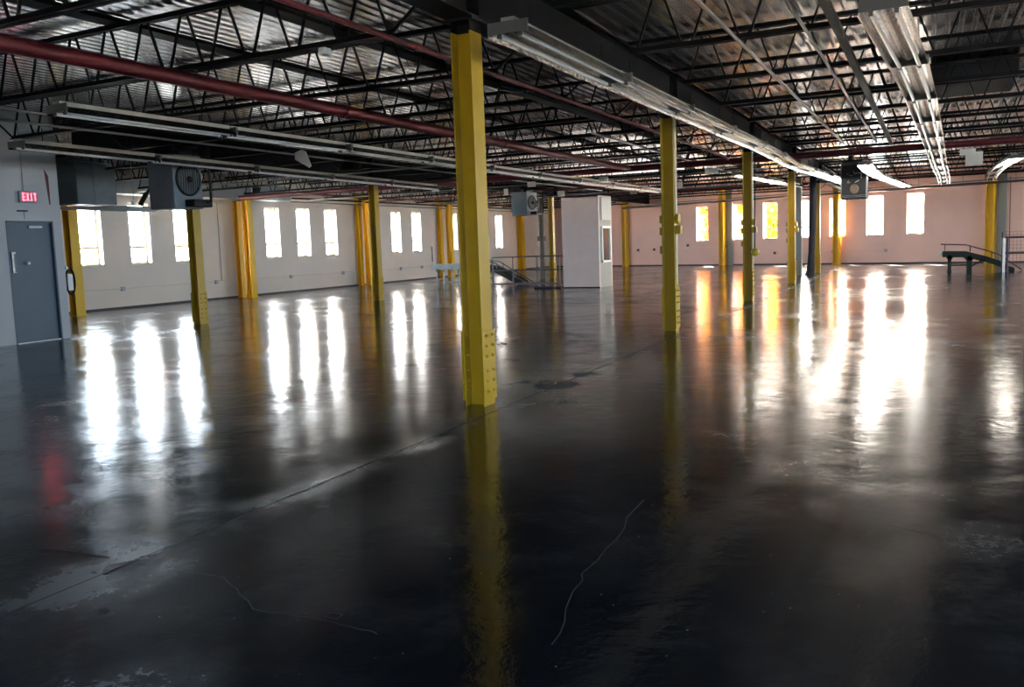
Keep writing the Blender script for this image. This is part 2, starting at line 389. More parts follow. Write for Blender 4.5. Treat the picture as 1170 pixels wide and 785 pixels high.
# ------------------------------------------------------------------ open web joists
JZ0,JZ1=3.30,3.90
def joist_master(name,L_,endgap=.75):
    e=empty(name)
    MB().box(0,L_,-.045,-.008,JZ1-.048,JZ1).box(0,L_,.008,.045,JZ1-.048,JZ1).build('top_chord',M['steel'],e)
    MB().box(endgap,L_-endgap,-.05,-.008,JZ0,JZ0+.012).box(endgap,L_-endgap,.008,.05,JZ0,JZ0+.012).box(endgap,L_-endgap,-.014,-.008,JZ0,JZ0+.055).box(endgap,L_-endgap,.008,.014,JZ0,JZ0+.055).build('bottom_chord',M['steel'],e)
    n=max(2,round((L_-2*endgap)/.575)); p=(L_-2*endgap)/n; w=MB(); r=.0105
    w.bar((.05,0,JZ1-.03),(endgap+.02,0,JZ0+.025),.022,.022)
    w.bar((L_-.05,0,JZ1-.03),(L_-endgap-.02,0,JZ0+.025),.022,.022)
    for i in range(n):
        a=endgap+i*p+.045; b=endgap+(i+1)*p-.045; mid=(a+b)/2
        w.bar((a,0,JZ0+.02),(mid-.04,0,JZ1-.03),.021,.021); w.bar((mid+.04,0,JZ1-.03),(b,0,JZ0+.02),.021,.021)
    w.build('web_rods',M['steel'],e)
    return e
bays=[(XL+.02,XB-.03,'left bay beside the windowed wall'),(XB+.03,XA-.03,'middle bay between the two column rows'),(XA+.03,XR-.02,'right bay beyond the near column row')]
for bi,(xa,xb,bname) in enumerate(bays):
    ms=None; k=-3; cnt=0
    while True:
        y=6.55+2.03*k; k+=1
        if y>YF(xb)-.15: break
        if bi==0 and y<YP+.1: continue
        if bi==1 and y<-0.0: continue
        if ms is None:
            ms=joist_master('roof_joist',xb-xa); c=ms
        else: c=copy_tree(ms)
        c.location=(xa,y,0); cnt+=1
        tag(c,'dark open-web roof joist, %s from the camera, %s'%(ORD[cnt-1],bname),'roof joist','open-web joists in the %s'%bname)

# deck bridging bands and grey runs under the deck
def simple(name,mb,m,label,cat,group=None,parent=None):
    o=mb.build(name,m,parent); tag(o,label,cat,group); return o
simple('bridging_channel',MB().box(-8.0,-7.78,3.0,36,JZ1+.002,ZD-.001),M['steel'],'dark flat bridging channel under the deck left of the big red pipe','bridging','bridging under the deck')
simple('bridging_channel',MB().box(-6.3,-6.08,2.0,36,JZ1+.002,ZD-.001),M['steel'],'dark flat bridging channel under the deck right of the big red pipe','bridging','bridging under the deck')
simple('bridging_angle',MB().bar((-.80,2,3.272),(-.80,20.2,3.272),.07,.05),M['steel'],'dark bridging angle under the joists just left of the centre lamp row','bridging')
simple('conduit',MB().tube([(-1.07,2,3.28),(-1.07,19.9,3.28)],.015),M['grey'],'grey conduit under the joists beside the dark bridging angle','conduit')
simple('conduit',MB().tube([(-1.69,2,3.275),(-1.69,19.5,3.275)],.018),M['grey'],'thicker grey conduit between the near column row and the centre lamp row','conduit')
simple('roof_curb',MB().bev(-.05,1.15,14.95,16.45,3.62,3.94,.02),M['dark'],'dark square roof curb between joists right of the centre lamp row','roof curb')
t_=MB(); t_.prism([(-4.62,3.24),(-4.28,3.16),(-4.28,3.20),(-4.62,3.28)],'y',9.2,12.4)
simple('sheet_panel',t_,M['dark'],'dark tilted sheet metal panel under the joists beyond the nearest column','panel')

# ------------------------------------------------------------------ pipes
def couplings(e,pts,r,m):
    for p,ax in pts:
        dv=Vector((1,0,0)) if ax=='x' else Vector((0,1,0)); p=Vector(p)
        MB().tube([p-dv*.06,p+dv*.06],r*1.22,12).build('coupling',m,e)
def pipe(label,pts,r,m,coup=(),hang=(),name='sprinkler_pipe',cat='pipe',ztop=3.30):
    e=empty(name); MB().tube(pts,r,14).build('pipe_run',m,e)
    couplings(e,coup,r,m)
    for (x,y,z) in hang:
        h=MB().tube([(x,y,z+r),(x,y,ztop)],.006,6); h.box(x-.012,x+.012,y-.03,y+.03,z-r-.006,z-r); h.bar((x,y,z-r),(x,y,z-r-.001),.01,.01)
        h.build('hanger',M['steel'],e)
    tag(e,label,cat); return e
pipe('big dark red sprinkler pipe running away from the upper left corner',[(-6.75,.5,3.17),(-6.75,20.32,3.17)],.075,M['red'],
     [((-6.75,9.0,3.17),'y'),((-6.75,13.5,3.17),'y')],[(-6.75,6.55,3.17),(-6.75,10.61,3.17),(-6.75,14.67,3.17),(-6.75,18.73,3.17)])
pipe('dark red cross main running across the hall behind the third column',[(-19.6,20.4,3.17),(10.8,20.4,3.17)],.075,M['red'],
     [((-9,20.4,3.17),'x'),((-5.9,20.4,3.17),'x'),((-1.3,20.4,3.17),'x'),((3,20.4,3.17),'x')],[(-11,20.4,3.17),(-4.7,20.4,3.17),(-1.2,20.4,3.17),(2.2,20.4,3.17)],ztop=3.9)
pipe('thin red sprinkler branch line near the top behind the nearest column',[(-4.31,1.5,3.255),(-4.31,20.0,3.255),(-4.31,20.4,3.2)],.024,M['red'],
     [((-4.31,6.9,3.255),'y'),((-4.31,10.2,3.255),'y')],[])
pipe('thin red sprinkler branch line high along the left windowed wall',[(-19.55,20.55,3.2),(-19.6,22.4,3.42),(-19.6,45.5,3.42)],.035,M['red'],[((-19.6,26,3.42),'y'),((-19.6,32,3.42),'y')],[],ztop=3.9)
pipe('thin red branch line crossing the left bay behind the cross main',[(-19.9,27.5,3.25),(-8,27.5,3.25)],.03,M['red'],[((-15,27.5,3.25),'x')],[])
pipe('thin red branch line crossing the hall far behind the cross main',[(-13.2,32.9,3.26),(9,32.9,3.26)],.03,M['red'],[((-7,33.5,3.25),'x')],[])
pipe('dark pipe run high along the left wall above the windows',[(-20.15,23.5,3.30),(-20.15,45.8,3.30)],.03,M['dark'],[],[(-20.15,y,3.30) for y in (26.2,31.0,35.9)],'wall_pipe',ztop=3.9)
pipe('grey pipe run just below the dark pipe on the left wall',[(-20.2,23.5,3.17),(-20.2,45.8,3.17)],.024,M['grey'],[],[],'wall_pipe')
def fpt(x,off,z): return (x+off*SK*cs,YF(x)-off*cs,z)
pipe('brown pipe run along the far wall above the windows',[fpt(-15,.35,3.16),fpt(10,.35,3.16)],.05,M['rail'],[],[(*fpt(x,.35,3.16)[:2],3.16) for x in (-12,-9,-6,-3,-.4,1.2,3)],'wall_pipe',ztop=3.9)
pipe('thinner grey pipe run just above the brown pipe on the far wall',[fpt(-13.5,.45,3.27),fpt(10,.45,3.27)],.024,M['grey'],[],[],'wall_pipe')
# thin grey conduits under the joists on the left
for i,(x,y0,y1,z,lab) in enumerate([(-11.0,3,30,3.275,'grey conduit under the joists just right of the left girder'),(-10.2,4,32.6,3.275,'grey conduit under the joists left of the left lamp row'),
        (-5.3,14,32.6,3.275,'grey conduit under the joists left of the near column row'),(2.6,8,32.6,3.275,'grey conduit under the joists at the far right')]):
    simple('conduit',MB().tube([(x,y0,z),(x,y1,z)],.018),M['grey'],lab,'conduit')
for i,(y,x0,x1,lab) in enumerate([(16.6,-19.9,-10,'pale conduit crossing the left bay behind the first heater'),(24.0,-19.9,-4,'pale conduit crossing the hall behind the cross main'),(30.9,-19,-4.4,'pale conduit crossing the far left bay')]):
    simple('conduit',MB().tube([(x0,y,3.225),(x1,y,3.225)],.02),M['grey'],lab,'conduit')

# ------------------------------------------------------------------ columns
def col_parts(e,h=3.30,w=.19,b=.20,t=.013,ytop=3.20,m=None,bolts=True):
    m=m or M['yellow']
    def H(z0,z1):
        q=MB(); q.box(-w/2,-w/2+t,-b/2,b/2,z0,z1); q.box(w/2-t,w/2,-b/2,b/2,z0,z1); q.box(-w/2+t,w/2-t,-.005,.005,z0,z1); return q
    H(0,ytop).build('shaft',m,e); k=H(ytop,h-.02); k.box(-.14,.14,-.14,.14,h-.02,h); k.build('black_top',M['girder'],e)['label']='black painted top and cap plate'
    if bolts:
        bolt=None
        for s in (-1,1):
            x=s*(w/2+.006)
            p=MB().box(x-.006,x+.006,-b/2-.018,b/2+.018,.05,.66).build('splice_plate',m,e)
            for side in ((1,) if True else ()):
                for yy in (-.055,.055):
                    for z in (.62,.53,.44,.31,.22,.13):
                        if bolt is None:
                            q=MB(); n=6; q.tube([(0,0,0),(.016,0,0)],.014,6); q.tube([(.016,0,0),(.024,0,0)],.008,6); bolt=q.build('bolt',m,p); c=bolt
                        else: c=bolt.copy(); C.objects.link(c); c.parent=p
                        c.location=(x+s*.006,yy,z); c.rotation_euler=(0,0,0 if s>0 else PI)
            # nuts on the inside of the flange
            for yy in (-.06,):
                for z in (.62,.53,.44,.31,.22,.13):
                    c=bolt.copy(); C.objects.link(c); c.parent=p; c.location=(s*(w/2-t),yy,z); c.rotation_euler=(0,0,PI if s>0 else 0)
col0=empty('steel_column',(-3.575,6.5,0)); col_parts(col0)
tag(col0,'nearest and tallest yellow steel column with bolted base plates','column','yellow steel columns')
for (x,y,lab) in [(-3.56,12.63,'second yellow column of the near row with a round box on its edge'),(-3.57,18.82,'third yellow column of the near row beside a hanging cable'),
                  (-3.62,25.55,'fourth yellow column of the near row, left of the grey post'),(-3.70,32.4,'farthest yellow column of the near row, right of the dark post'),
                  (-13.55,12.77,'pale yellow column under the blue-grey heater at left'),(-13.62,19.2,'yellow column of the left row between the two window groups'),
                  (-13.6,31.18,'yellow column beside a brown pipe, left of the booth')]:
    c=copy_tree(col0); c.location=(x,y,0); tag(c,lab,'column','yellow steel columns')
    if 'second' in lab or 'third' in lab or 'fourth' in lab:
        q=MB(); q.tube([(.105,-.02,1.74),(.105,-.02,3.2)],.012,8); q.tube([(.105,-.02,.72),(.105,-.02,1.5)],.010,8); o=q.build('conduit',M['white'],c)
        q=MB(); q.tube([(.10,-.03,1.70),(.16,-.03,1.70)],.075,14); q.build('round_box',M['yellow'],c)
        q=MB(); q.bev(.10,.19,-.08,.03,1.47,1.60,.008); q.build('square_box',M['yellow'],c)
        for z in (1.70,1.52,1.24): MB().bev(-.145,-.10,-.06,.04,z-.06,z+.06,.006).build('switch_box',M['yellow'],c)
# hanging cable with a round plug beside the third column
e=empty('pendant_cable',(-3.35,18.4,0)); MB().tube([(0,0,3.9),(.005,0,2.4),(-.005,.0,1.14)],.012,8).build('cable',M['dark'],e)
MB().sphere((0,0,1.06),.085,14).build('connector',M['yellow'],e); tag(e,'hanging cable with a round connector just right of the third near column','cable')
# posts
simple('steel_post',MB().bar((-4.1,30.5,0),(-4.1,30.5,3.30),.22,.22).box(-4.25,-3.95,30.35,30.65,0,.02),M['greypost'],'square grey post between the fourth and farthest near columns','post')
pd=MB().tube([(-3.66,29.9,0),(-3.63,29.9,.18),(-3.60,29.9,.8),(-3.57,29.9,1.6),(-3.55,29.9,2.3),(-3.55,29.9,3.3)],[.17,.13,.10,.11,.11,.11],14)
simple('wrapped_post',pd,M['darkpost'],'dark wrapped round post left of the farthest near column','post')
simple('drain_pipe',MB().tube([(-13.98,31.0,0),(-13.98,31.0,3.25)],.10,14).box(-14.1,-13.86,30.88,31.12,1.5,1.7),M['brown'],'brown vertical pipe just left of the far left-row column','pipe')  # plain brown upright standing beside the far left-row column

# wall columns
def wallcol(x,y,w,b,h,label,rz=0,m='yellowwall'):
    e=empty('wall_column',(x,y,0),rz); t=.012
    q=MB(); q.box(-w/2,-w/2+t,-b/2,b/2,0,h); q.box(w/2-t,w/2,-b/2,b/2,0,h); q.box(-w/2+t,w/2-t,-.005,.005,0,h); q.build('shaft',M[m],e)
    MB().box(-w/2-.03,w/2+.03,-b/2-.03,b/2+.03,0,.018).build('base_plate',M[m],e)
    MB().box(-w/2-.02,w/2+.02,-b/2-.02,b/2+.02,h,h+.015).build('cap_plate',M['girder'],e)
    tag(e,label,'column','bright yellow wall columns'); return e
wallcol(-19.40,14.3,.24,.26,3.05,'bright yellow column beside the door partition behind the coiled hose')
wallcol(-20.30,20.98,.17,.18,3.12,'thin yellow column close to the left wall under the duct')
wallcol(-19.62,20.72,.22,.24,3.12,'wide yellow column under the duct, left of the middle windows')
wallcol(-20.33,27.55,.17,.18,3.6,'thin yellow wall column left of the second column of the left row')
wallcol(-20.00,27.70,.24,.26,3.6,'wide yellow wall column touching the left-row column in view')
wallcol(-20.33,33.78,.17,.18,3.6,'thin yellow wall column above the grey roller conveyor')
wallcol(-20.05,34.15,.24,.26,3.6,'wide yellow wall column above the grey roller conveyor')
wallcol(-20.3,42.3,.30,.34,3.6,'yellow wall column below the second unit heater behind the railing')
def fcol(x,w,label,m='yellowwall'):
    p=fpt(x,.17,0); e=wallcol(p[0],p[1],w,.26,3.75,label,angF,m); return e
fcol(-15.0,.26,'leftmost yellow column on the far wall, right of the booth')
fcol(-9.30,.26,'yellow column on the far wall right of the first golden window')
fcol(-3.78,.26,'yellow column on the far wall in front of a bright window')
fcol(2.12,.28,'rightmost yellow column on the far wall behind the dark conveyor')
for xx,lab in ((-8.98,'pale pilaster on the far wall beside the column by the golden windows'),(2.48,'grey-green pilaster on the far wall right of the rightmost column')):
    p=fpt(xx,.0,0); q=MB(); q.box(-.16,.16,-.07,-.001,0,3.85); o=q.build('wall_pilaster',M['boothg']); o.location=p; o.rotation_euler=(0,0,angF); tag(o,lab,'pilaster')

# ------------------------------------------------------------------ lamps
def lamp_master(glinting=False):
    e=empty('fluorescent_fixture'); Lh=1.21
    MB().box(-.055,.055,-Lh,Lh,.055,.115).build('housing',M['housing'],e)
    q=MB(); wing=[(-.17,-.02),(-.13,.045),(-.06,.054),(0,.03),(.06,.054),(.13,.045),(.17,-.02),(.174,-.018),(.134,.050),(.06,.060),(0,.036),(-.06,.060),(-.134,.050),(-.174,-.018)]
    n=8; 
    for k in range(n):
        a=-Lh+2*Lh*k/n; b=-Lh+2*Lh*(k+1)/n
        q.prism(wing,'y',a,b)
    q.build('reflector',M['reflector'],e)
    for s in (-1,1):
        MB().tube([(s*.085,-Lh+.05,-.005),(s*.085,Lh-.05,-.005)],.019,10).build('lamp_tube',M['tubelit' if glinting else 'tube'],e)
    for s in (-1,1):
        z=MB().box(-.165,.165,s*Lh-.008,s*Lh+.008,.0,.085); z.box(-.10,-.07,s*(Lh-.03)-.012,s*(Lh-.03)+.012,-.03,.03).box(.07,.10,s*(Lh-.03)-.012,s*(Lh-.03)+.012,-.03,.03); z.build('end_cap',M['endcap'],e)
    q=MB(); 
    for s in (-.8,.8): q.tube([(0,s,.11),(0,s,.30)],.006,6)
    q.build('hanger',M['steel'],e)
    return e
lm0=lamp_master(False); lm1=lamp_master(True); used={False:False,True:False}
def lamp_row(pts,n,rowname,glinting,z=2.972):
    # pts: polyline of (x,y) positions; n fixtures end to end
    tot=0; seg=[]
    def at(t):
        T_=t*(len(pts)-1); i=min(int(T_),len(pts)-2); f=T_-i
        return (pts[i][0]+(pts[i+1][0]-pts[i][0])*f, pts[i][1]+(pts[i+1][1]-pts[i][1])*f)
    y0,y1=pts[0][1],pts[-1][1]
    def xat(y):
        for (xa,ya),(xb,yb) in zip(pts[:-1],pts[1:]):
            if ya<=y<=yb: return xa+(xb-xa)*(y-ya)/(yb-ya)
        return pts[-1][0]
    for k in range(n):
        yc=y0+1.22+2.44*k; 
        L_=glinting(k) if callable(glinting) else glinting
        src=lm1 if L_ else lm0
        if not used[L_]: c=src; used[L_]=True
        else: c=copy_tree(src)
        a=(xat(yc-1.2),yc-1.2); b=(xat(yc+1.2),yc+1.2)
        c.location=((a[0]+b[0])/2,yc,z+random.uniform(-.006,.006)); c.rotation_euler=(0,random.uniform(-.02,.02),-math.atan2(b[0]-a[0],2.4))
        tag(c,'%s mirrored fixture, %s in the %s'%('lit' if L_ else 'unlit',ORD[k],rowname),'ceiling light','fixtures in the '+rowname)
lamp_row([(-2.84,5.8),(-2.84,9),(-2.83,12),(-2.76,15),(-2.80,18),(-2.86,21),(-2.70,24),(-2.42,30)],10,'lamp row right of the near yellow columns',lambda k:k>=7)
lamp_row([(-.33,6.75),(-.17,10),(-.02,16),(.13,23),(.30,29),(.38,34)],11,'centre lamp row at upper right',False)
lamp_row([(-1.42,21.7),(-1.45,24),(-1.35,27),(-.82,34)],5,'short bright lamp row left of the centre row',True)
lamp_row([(1.72,23.0),(1.55,26),(1.60,30),(1.78,34)],4,'short lamp row at the far right',lambda k:k==0)
lamp_row([(-4.5,22.4),(-4.2,26),(-3.98,30),(-3.95,34)],3,'short lamp row behind the third near column',lambda k:k in(0,1))
lamp_row([(-8.35,6.1),(-8.3,12),(-8.35,18),(-8.15,30)],9,'long left lamp row left of the big red pipe',False)
lamp_row([(-11.3,7.6),(-11.7,14),(-12.2,24)],5,'leftmost lamp row beside the left girder',False)

# ------------------------------------------------------------------ unit heaters
def heater():
    e=empty('unit_heater')
    MB().bev(-.30,.30,-.34,.34,0,.92,.012).build('casing',M['heater'],e)
    q=MB()
    for k in range(9): q.bar((.0-.27,-.345,.10+k*.09),(.27,-.345,.10+k*.09),.03,.012,0,(0,-.6,.8))
    # left side flange
    q2=MB(); q2.box(-.335,-.30,-.30,.30,.14,.80); q2.build('side_flange',M['heater'],e)
    # fan ring and guard on the +X side
    q3=MB(); n=28; ring=[(.315,.27*math.cos(2*PI*k/n),.50+.27*math.sin(2*PI*k/n)) for k in range(n+1)]; q3.tube(ring,.022,8,caps=False); q3.build('fan_ring',M['dark'],e)
    q4=MB(); q4.tube([(.301,0,.50),(.304,0,.50)],.26,28); q4.build('fan_opening',M['belt'],e)
    q5=MB()
    for k in range(-4,5):
        hh=math.sqrt(max(0,.26**2-(k*.055)**2)); q5.tube([(.325,k*.055,.50-hh),(.335,k*.055,.50),(.325,k*.055,.50+hh)],.007,6)
    q5.build('fan_guard',M['heater'],e)
    q6=MB(); q6.sphere((.34,0,.50),.06,12); q6.build('fan_motor',M['dark'],e)
    q7=MB(); q7.bev(.28,.52,-.10,.34,.02,.15,.012); q7.build('gas_valve_shelf',M['dark'],e)
    q8=MB()
    for sx in (-.22,.22):
        for sy in (-.25,.25): q8.tube([(sx,sy,.92),(sx,sy,1.05)],.010,6)
    q8.build('hanger',M['steel'],e)
    q9=MB(); q9.tube([(.05,0,.92),(.05,0,1.02),(.05,.5,1.05)],.08,14); q9.build('flue',M['dark'],e)
    q0=MB(); q0.tube([(.50,.20,.10),(.62,.20,.10),(.62,.20,1.05)],.022,8); q0.build('gas_pipe',M['dark'],e)
    return e
h0=heater(); h0.location=(-12.50,11.42,2.27); h0.scale=(1.05,1.0,1.05)
tag(h0,'large blue-grey unit heater hanging in front of the pale left column','heater','unit heaters')
h1=copy_tree(h0); h1.location=(-12.55,26.5,2.38); h1.scale=(.95,1.2,.85); tag(h1,'grey unit heater hanging left of the white booth','heater','unit heaters')
# third heater: dark, louvred front with a round hole
e=empty('unit_heater',(-1.98,26.0,2.33))
MB().bev(-.34,.34,-.25,.3,0,1.08,.012).build('casing',M['dark'],e)
q=MB(); 
for z in (.06,.10,.96,1.0): q.bar((-.32,-.262,z),(.32,-.262,z),.012,.012)
q.box(-.34,-.315,-.27,-.25,0,1.05).box(.315,.34,-.27,-.25,0,1.05); q.build('front_frame',M['heater'],e)
q=MB(); n=20; q.tube([(.02+.10*math.cos(2*PI*k/n),-.262,.28+.12*math.sin(2*PI*k/n)) for k in range(n+1)],.014,6,caps=False); q.tube([(.02,-.256,.28),(.02,-.252,.28)],.095,18); q.build('round_port',M['brown'],e)
q=MB()
for k in range(14):
    a=(random.uniform(-.22,.22),-.262,random.uniform(.45,.75)); b=(a[0]+random.uniform(-.08,.08),-.262,a[2]+random.uniform(-.06,.06)); q.bar(a,b,.012,.008)
q.build('wiring',M['white'],e)
q=MB(); q.tube([(-.1,0,1.08),(-.1,0,1.5)],.07,12); q.build('flue',M['dark'],e)
tag(e,'dark unit heater hanging between the near column row and the bright lamp row','heater')

# ------------------------------------------------------------------ ducts on the left
e=empty('air_duct',(-20.1,13.0,0))
MB().bev(-.38,.38,0,9.95,3.16,3.64,.01).build('duct_body',M['duct'],e)
q=MB(); 
for y in (3.2,6.5,8.9): q.box(-.39,.39,y-.012,y+.012,3.15,3.65)
q.build('seam_collar',M['duct'],e)
q=MB(); q.box(.38,.395,8.07,8.50,3.33,3.62); 
g_=q.build('vent_frame',M['white'],e)
q=MB(); q.box(.394,.400,8.11,8.46,3.37,3.58); q.build('vent_opening',M['dark'],g_)
tag(e,'long grey sheet metal duct with a small grille along the left wall','duct')
simple('air_plenum',MB().bev(-17.5,-16.55,11.6,12.75,2.62,3.12,.012).box(-17.52,-16.53,12.1,12.13,2.60,3.13),M['heater'],'pale grey duct box just right of the door partition','duct')  # darker casing colour carries the backlit shade and haze on these duct boxes
simple('air_plenum',MB().bev(-16.5,-15.85,11.9,12.85,2.56,3.45,.012).box(-16.51,-15.84,12.3,12.33,2.55,3.46),M['heater'],'taller blue-grey duct box left of the large heater','duct')
simple('air_plenum',MB().bev(-18.3,-16.6,12.3,13.2,3.13,3.70,.012),M['heater'],'dark duct box high behind the pale duct box','duct')
simple('duct_elbow',MB().prism([(-18.6,2.62),(-15.8,2.42),(-15.6,2.50),(-15.8,2.55),(-17.2,2.62)],'y',13.0,13.8),M['white'],'white curved duct underside above the first left windows','duct')
e=empty('pull_chain',(-15.05,12.6,0)); MB().tube([(0,0,3.9),(0,0,2.6)],.008,6).build('cord',M['grey'],e); MB().sphere((0,0,2.56),.05,12).build('pull_ball',M['white'],e)
tag(e,'thin cord with a white ball left of the large heater','cord')
simple('brace_rod',MB().tube([(-14.75,12.6,2.62),(-13.6,12.2,3.30)],.03,8).tube([(-14.85,12.6,2.52),(-14.6,12.55,2.72)],.05,8),M['dark'],'dark diagonal brace rod left of the large heater','brace')

# ------------------------------------------------------------------ door, exit sign
e=empty('door_1',(XP-.05,0,0)); tag(e,kind='structure')
dl=MB().bev(-.045,0,DY0+.03,DY1-.03,.012,DH-.03,.003).build('door_leaf',M['door'],e)
q=MB(); q.box(-.16,.055,DY0-.0,DY0+.028,0,DH).box(-.16,.055,DY1-.028,DY1,0,DH).box(-.16,.055,DY0,DY1,DH-.028,DH); q.build('door_frame',M['door'],e)
q=MB(); q.bev(0,.03,DY0+.07,DY0+.15,1.22,1.58,.004); q.build('lock_plate',M['grey'],dl)
q=MB(); 
for k in range(9): q.box(.03,.036,DY0+.11,DY0+.145,1.24+k*.035,1.26+k*.035)
q.build('lock_grille',M['dark'],dl)
q=MB(); q.tube([(0,DY0+.34,1.38),(.05,DY0+.34,1.38)],.032,12); q.sphere((.06,DY0+.34,1.38),.035,12); q.build('door_knob',M['white'],dl)
MB().bev(0,.03,DY0+.42,DY0+.68,1.98,2.03,.006).build('door_closer',M['grey'],dl)
q=MB(); q.sphere((.0,DY0+.055,1.34),.012,8); q.sphere((0.,DY0+.05,1.1),.012,8); q.build('door_stud',M['white'],dl)
MB().box(-.10,.05,DY0,DY1,0,.012).build('threshold',M['white'],e)
e=empty('exit_sign',(XP,9.6,2.42))
MB().bev(0,.05,-.20,.12,.0,.20,.008).build('sign_case',M['exitbg'],e)
q=MB(); 
def letter(L_,y,w=.046,h=.13,t=.012,z=.035,x0=.05,x1=.056):
    if L_=='E': q.box(x0,x1,y,y+t,z,z+h); [q.box(x0,x1,y,y+w,z+k*(h-t)/2,z+k*(h-t)/2+t) for k in range(3)]
    if L_=='I': q.box(x0,x1,y+w/2-t/2,y+w/2+t/2,z,z+h)
    if L_=='T': q.box(x0,x1,y+w/2-t/2,y+w/2+t/2,z,z+h); q.box(x0,x1,y,y+w,z+h-t,z+h)
    if L_=='X':
        for s in (1,-1): q.bar((x0+.003,y+w/2-s*w/2*.8,z+.006),(x0+.003,y+w/2+s*w/2*.8,z+h-.006),.006,t,0,(1,0,0)) if False else q.add([(x1,y+w/2-s*w/2-t/2*0,z),(x1,y+w/2-s*w/2+s*t,z),(x1,y+w/2+s*w/2,z+h),(x1,y+w/2+s*w/2-s*t,z+h)],[(0,1,2,3) if s>0 else (3,2,1,0)])
for i,ch in enumerate('EXIT'): letter(ch,-.145+i*.068)
q.build('exit_letters',M['exit'],e)
MB().box(.002,.004,-.25,-.20,0,.20).tube([(.02,-.10,.20),(.02,-.10,1.3)],.008,6).build('sign_mount',M['exitbg'],e)
tag(e,'small red EXIT sign on the grey wall above the blue door','sign')
q=MB(); q.box(0,.03,-.09,.09,-.012,.012); q.tube([(.015,.03,-.012),(.015,.03,-.14)],.004,6); o=q.build('wall_bracket',M['dark']); o.location=(XP,9.45,2.28); tag(o,'small dark bracket on the wall between the exit sign and door','bracket')
q=MB(); q.add([(XP+.003,9.92,3.02),(XP+.003,9.99,2.9),(XP+.003,9.99,2.40),(XP+.003,9.97,2.40)],[(0,1,2,3)]); q.add([(XP+.012,9.92,3.02),(XP+.012,9.99,2.9),(XP+.012,9.99,2.40),(XP+.012,9.97,2.40)],[(3,2,1,0)])
o=q.build('red_pennant',M['red']); tag(o,'narrow red hanging strip on the grey wall right of the exit sign','strip')
# coiled hose with a white tag on the back corner of the partition
e=empty('coiled_hose',(XP-.06,YP+.02,0)); q=MB()
for k in range(3):
    n=20; q.tube([(.0+.012*k,.10+.085*math.cos(2*PI*i/n),1.02+.24*math.sin(2*PI*i/n)) for i in range(n+1)],.012,6,caps=False)
q.tube([(0,.02,1.25),(0,.0,1.30),(0,.10,1.27)],.012,6); q.build('hose_coil',M['dark'],e)
MB().bev(.03,.045,.03,.13,.86,1.16,.004).build('hang_tag',M['white'],e)
MB().box(-.02,.05,0.0,.05,1.24,1.30).build('hook',M['grey'],e)
tag(e,'coiled black hose with a white tag on the partition edge by the door','hose')

# ------------------------------------------------------------------ booth
e=empty('inspection_booth',(-10.25,24.3,0)); bw,bd,bh=1.20,1.15,2.80
q=MB(); q.box(0,bw,0,.06,0,bh).box(0,.06,.06,bd,0,bh).box(.06,bw,bd-.06,bd,0,bh).box(0,bw,0,bd,bh-.04,bh); q.build('front_wall',M['booth'],e)
sd=MB(); x0,x1=bw-.06,bw
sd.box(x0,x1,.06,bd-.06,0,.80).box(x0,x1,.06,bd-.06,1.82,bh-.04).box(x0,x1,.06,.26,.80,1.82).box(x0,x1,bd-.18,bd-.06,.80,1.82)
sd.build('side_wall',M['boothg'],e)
MB().bev(bw,bw+.02,.24,bd-.03,2.06,2.76,.005).build('white_panel',M['panel'],e)
wf=MB(); 
wf.box(bw-.03,bw+.035,.22,.28,.76,1.86).box(bw-.03,bw+.035,bd-.20,bd-.14,.76,1.86).box(bw-.03,bw+.035,.22,bd-.14,1.80,1.86).box(bw-.03,bw+.035,.22,bd-.14,.76,.82); w_=wf.build('booth_window_frame',M['white'],e)
MB().box(bw-.01,bw-.004,.28,bd-.20,.82,1.80).build('booth_pane',M['glass'],w_)
MB().box(-.01,bw+.01,-.012,0,0,.03).build('base_strip',M['dark'],e)
MB().box(-.9,-.02,-.25,-.15,0,.05).build('floor_bar',M['dark'],e)
tag(e,'tall pinkish-white booth with a side window standing mid hall','booth')

# ------------------------------------------------------------------ railings
def railing(label,x0,x1,y,posts,h=.98,mid=.53,low=.06,m=None,mp=None,r=.022):
    e=empty('guard_railing',(0,y,0)); m=m or M['rail']
    MB().tube([(x0,0,h),(x1,0,h)],r,10).build('top_rail',m,e); MB().tube([(x0,0,mid),(x1,0,mid)],r*1.1,10).build('middle_rail',m,e)
    if low: MB().box(x0,x1,-.01,.01,low-.04,low+.04).build('toe_board',m,e)
    for p in posts:
        MB().tube([(p,0,0),(p,0,h)],r,10).box(p-.05,p+.05,-.05,.05,0,.012).build('post',mp or m,e)
    tag(e,label,'railing'); return e
railing('grey pipe railing around the floor opening left of the booth',-13.6,-10.3,26.0,[-13.6,-12.83,-11.93,-11.1,-10.35])
e=railing('maroon railing with a pale front post at the far right',2.02,6.5,30.3,[2.10,3.6,5.2,6.45],1.08,.60,None,M['raild'],M['raild'],.03)
MB().tube([(2.0,-.08,0),(2.0,-.08,1.06)],.035,10).build('pale_post',M['railw'],e)['label']='pale painted end post'
q=MB(); 
e2=empty('wire_mesh_panel',(0,31.0,0))
for k in range(46): q.box(2.0+.1*k,2.006+.1*k,-.003,.003,.1,1.25)
for k in range(12): q.box(2.0,6.55,-.003,.003,.1+.1045*k,.106+.1045*k)
q.build('mesh_wires',M['raild'],e2)
for xx in (2.0,4.3,6.55): MB().box(xx-.02,xx+.02,-.02,.02,0,1.25).build('mesh_post',M['raild'],e2)
tag(e2,'wire mesh guard panel behind the maroon railing at far right','guard')

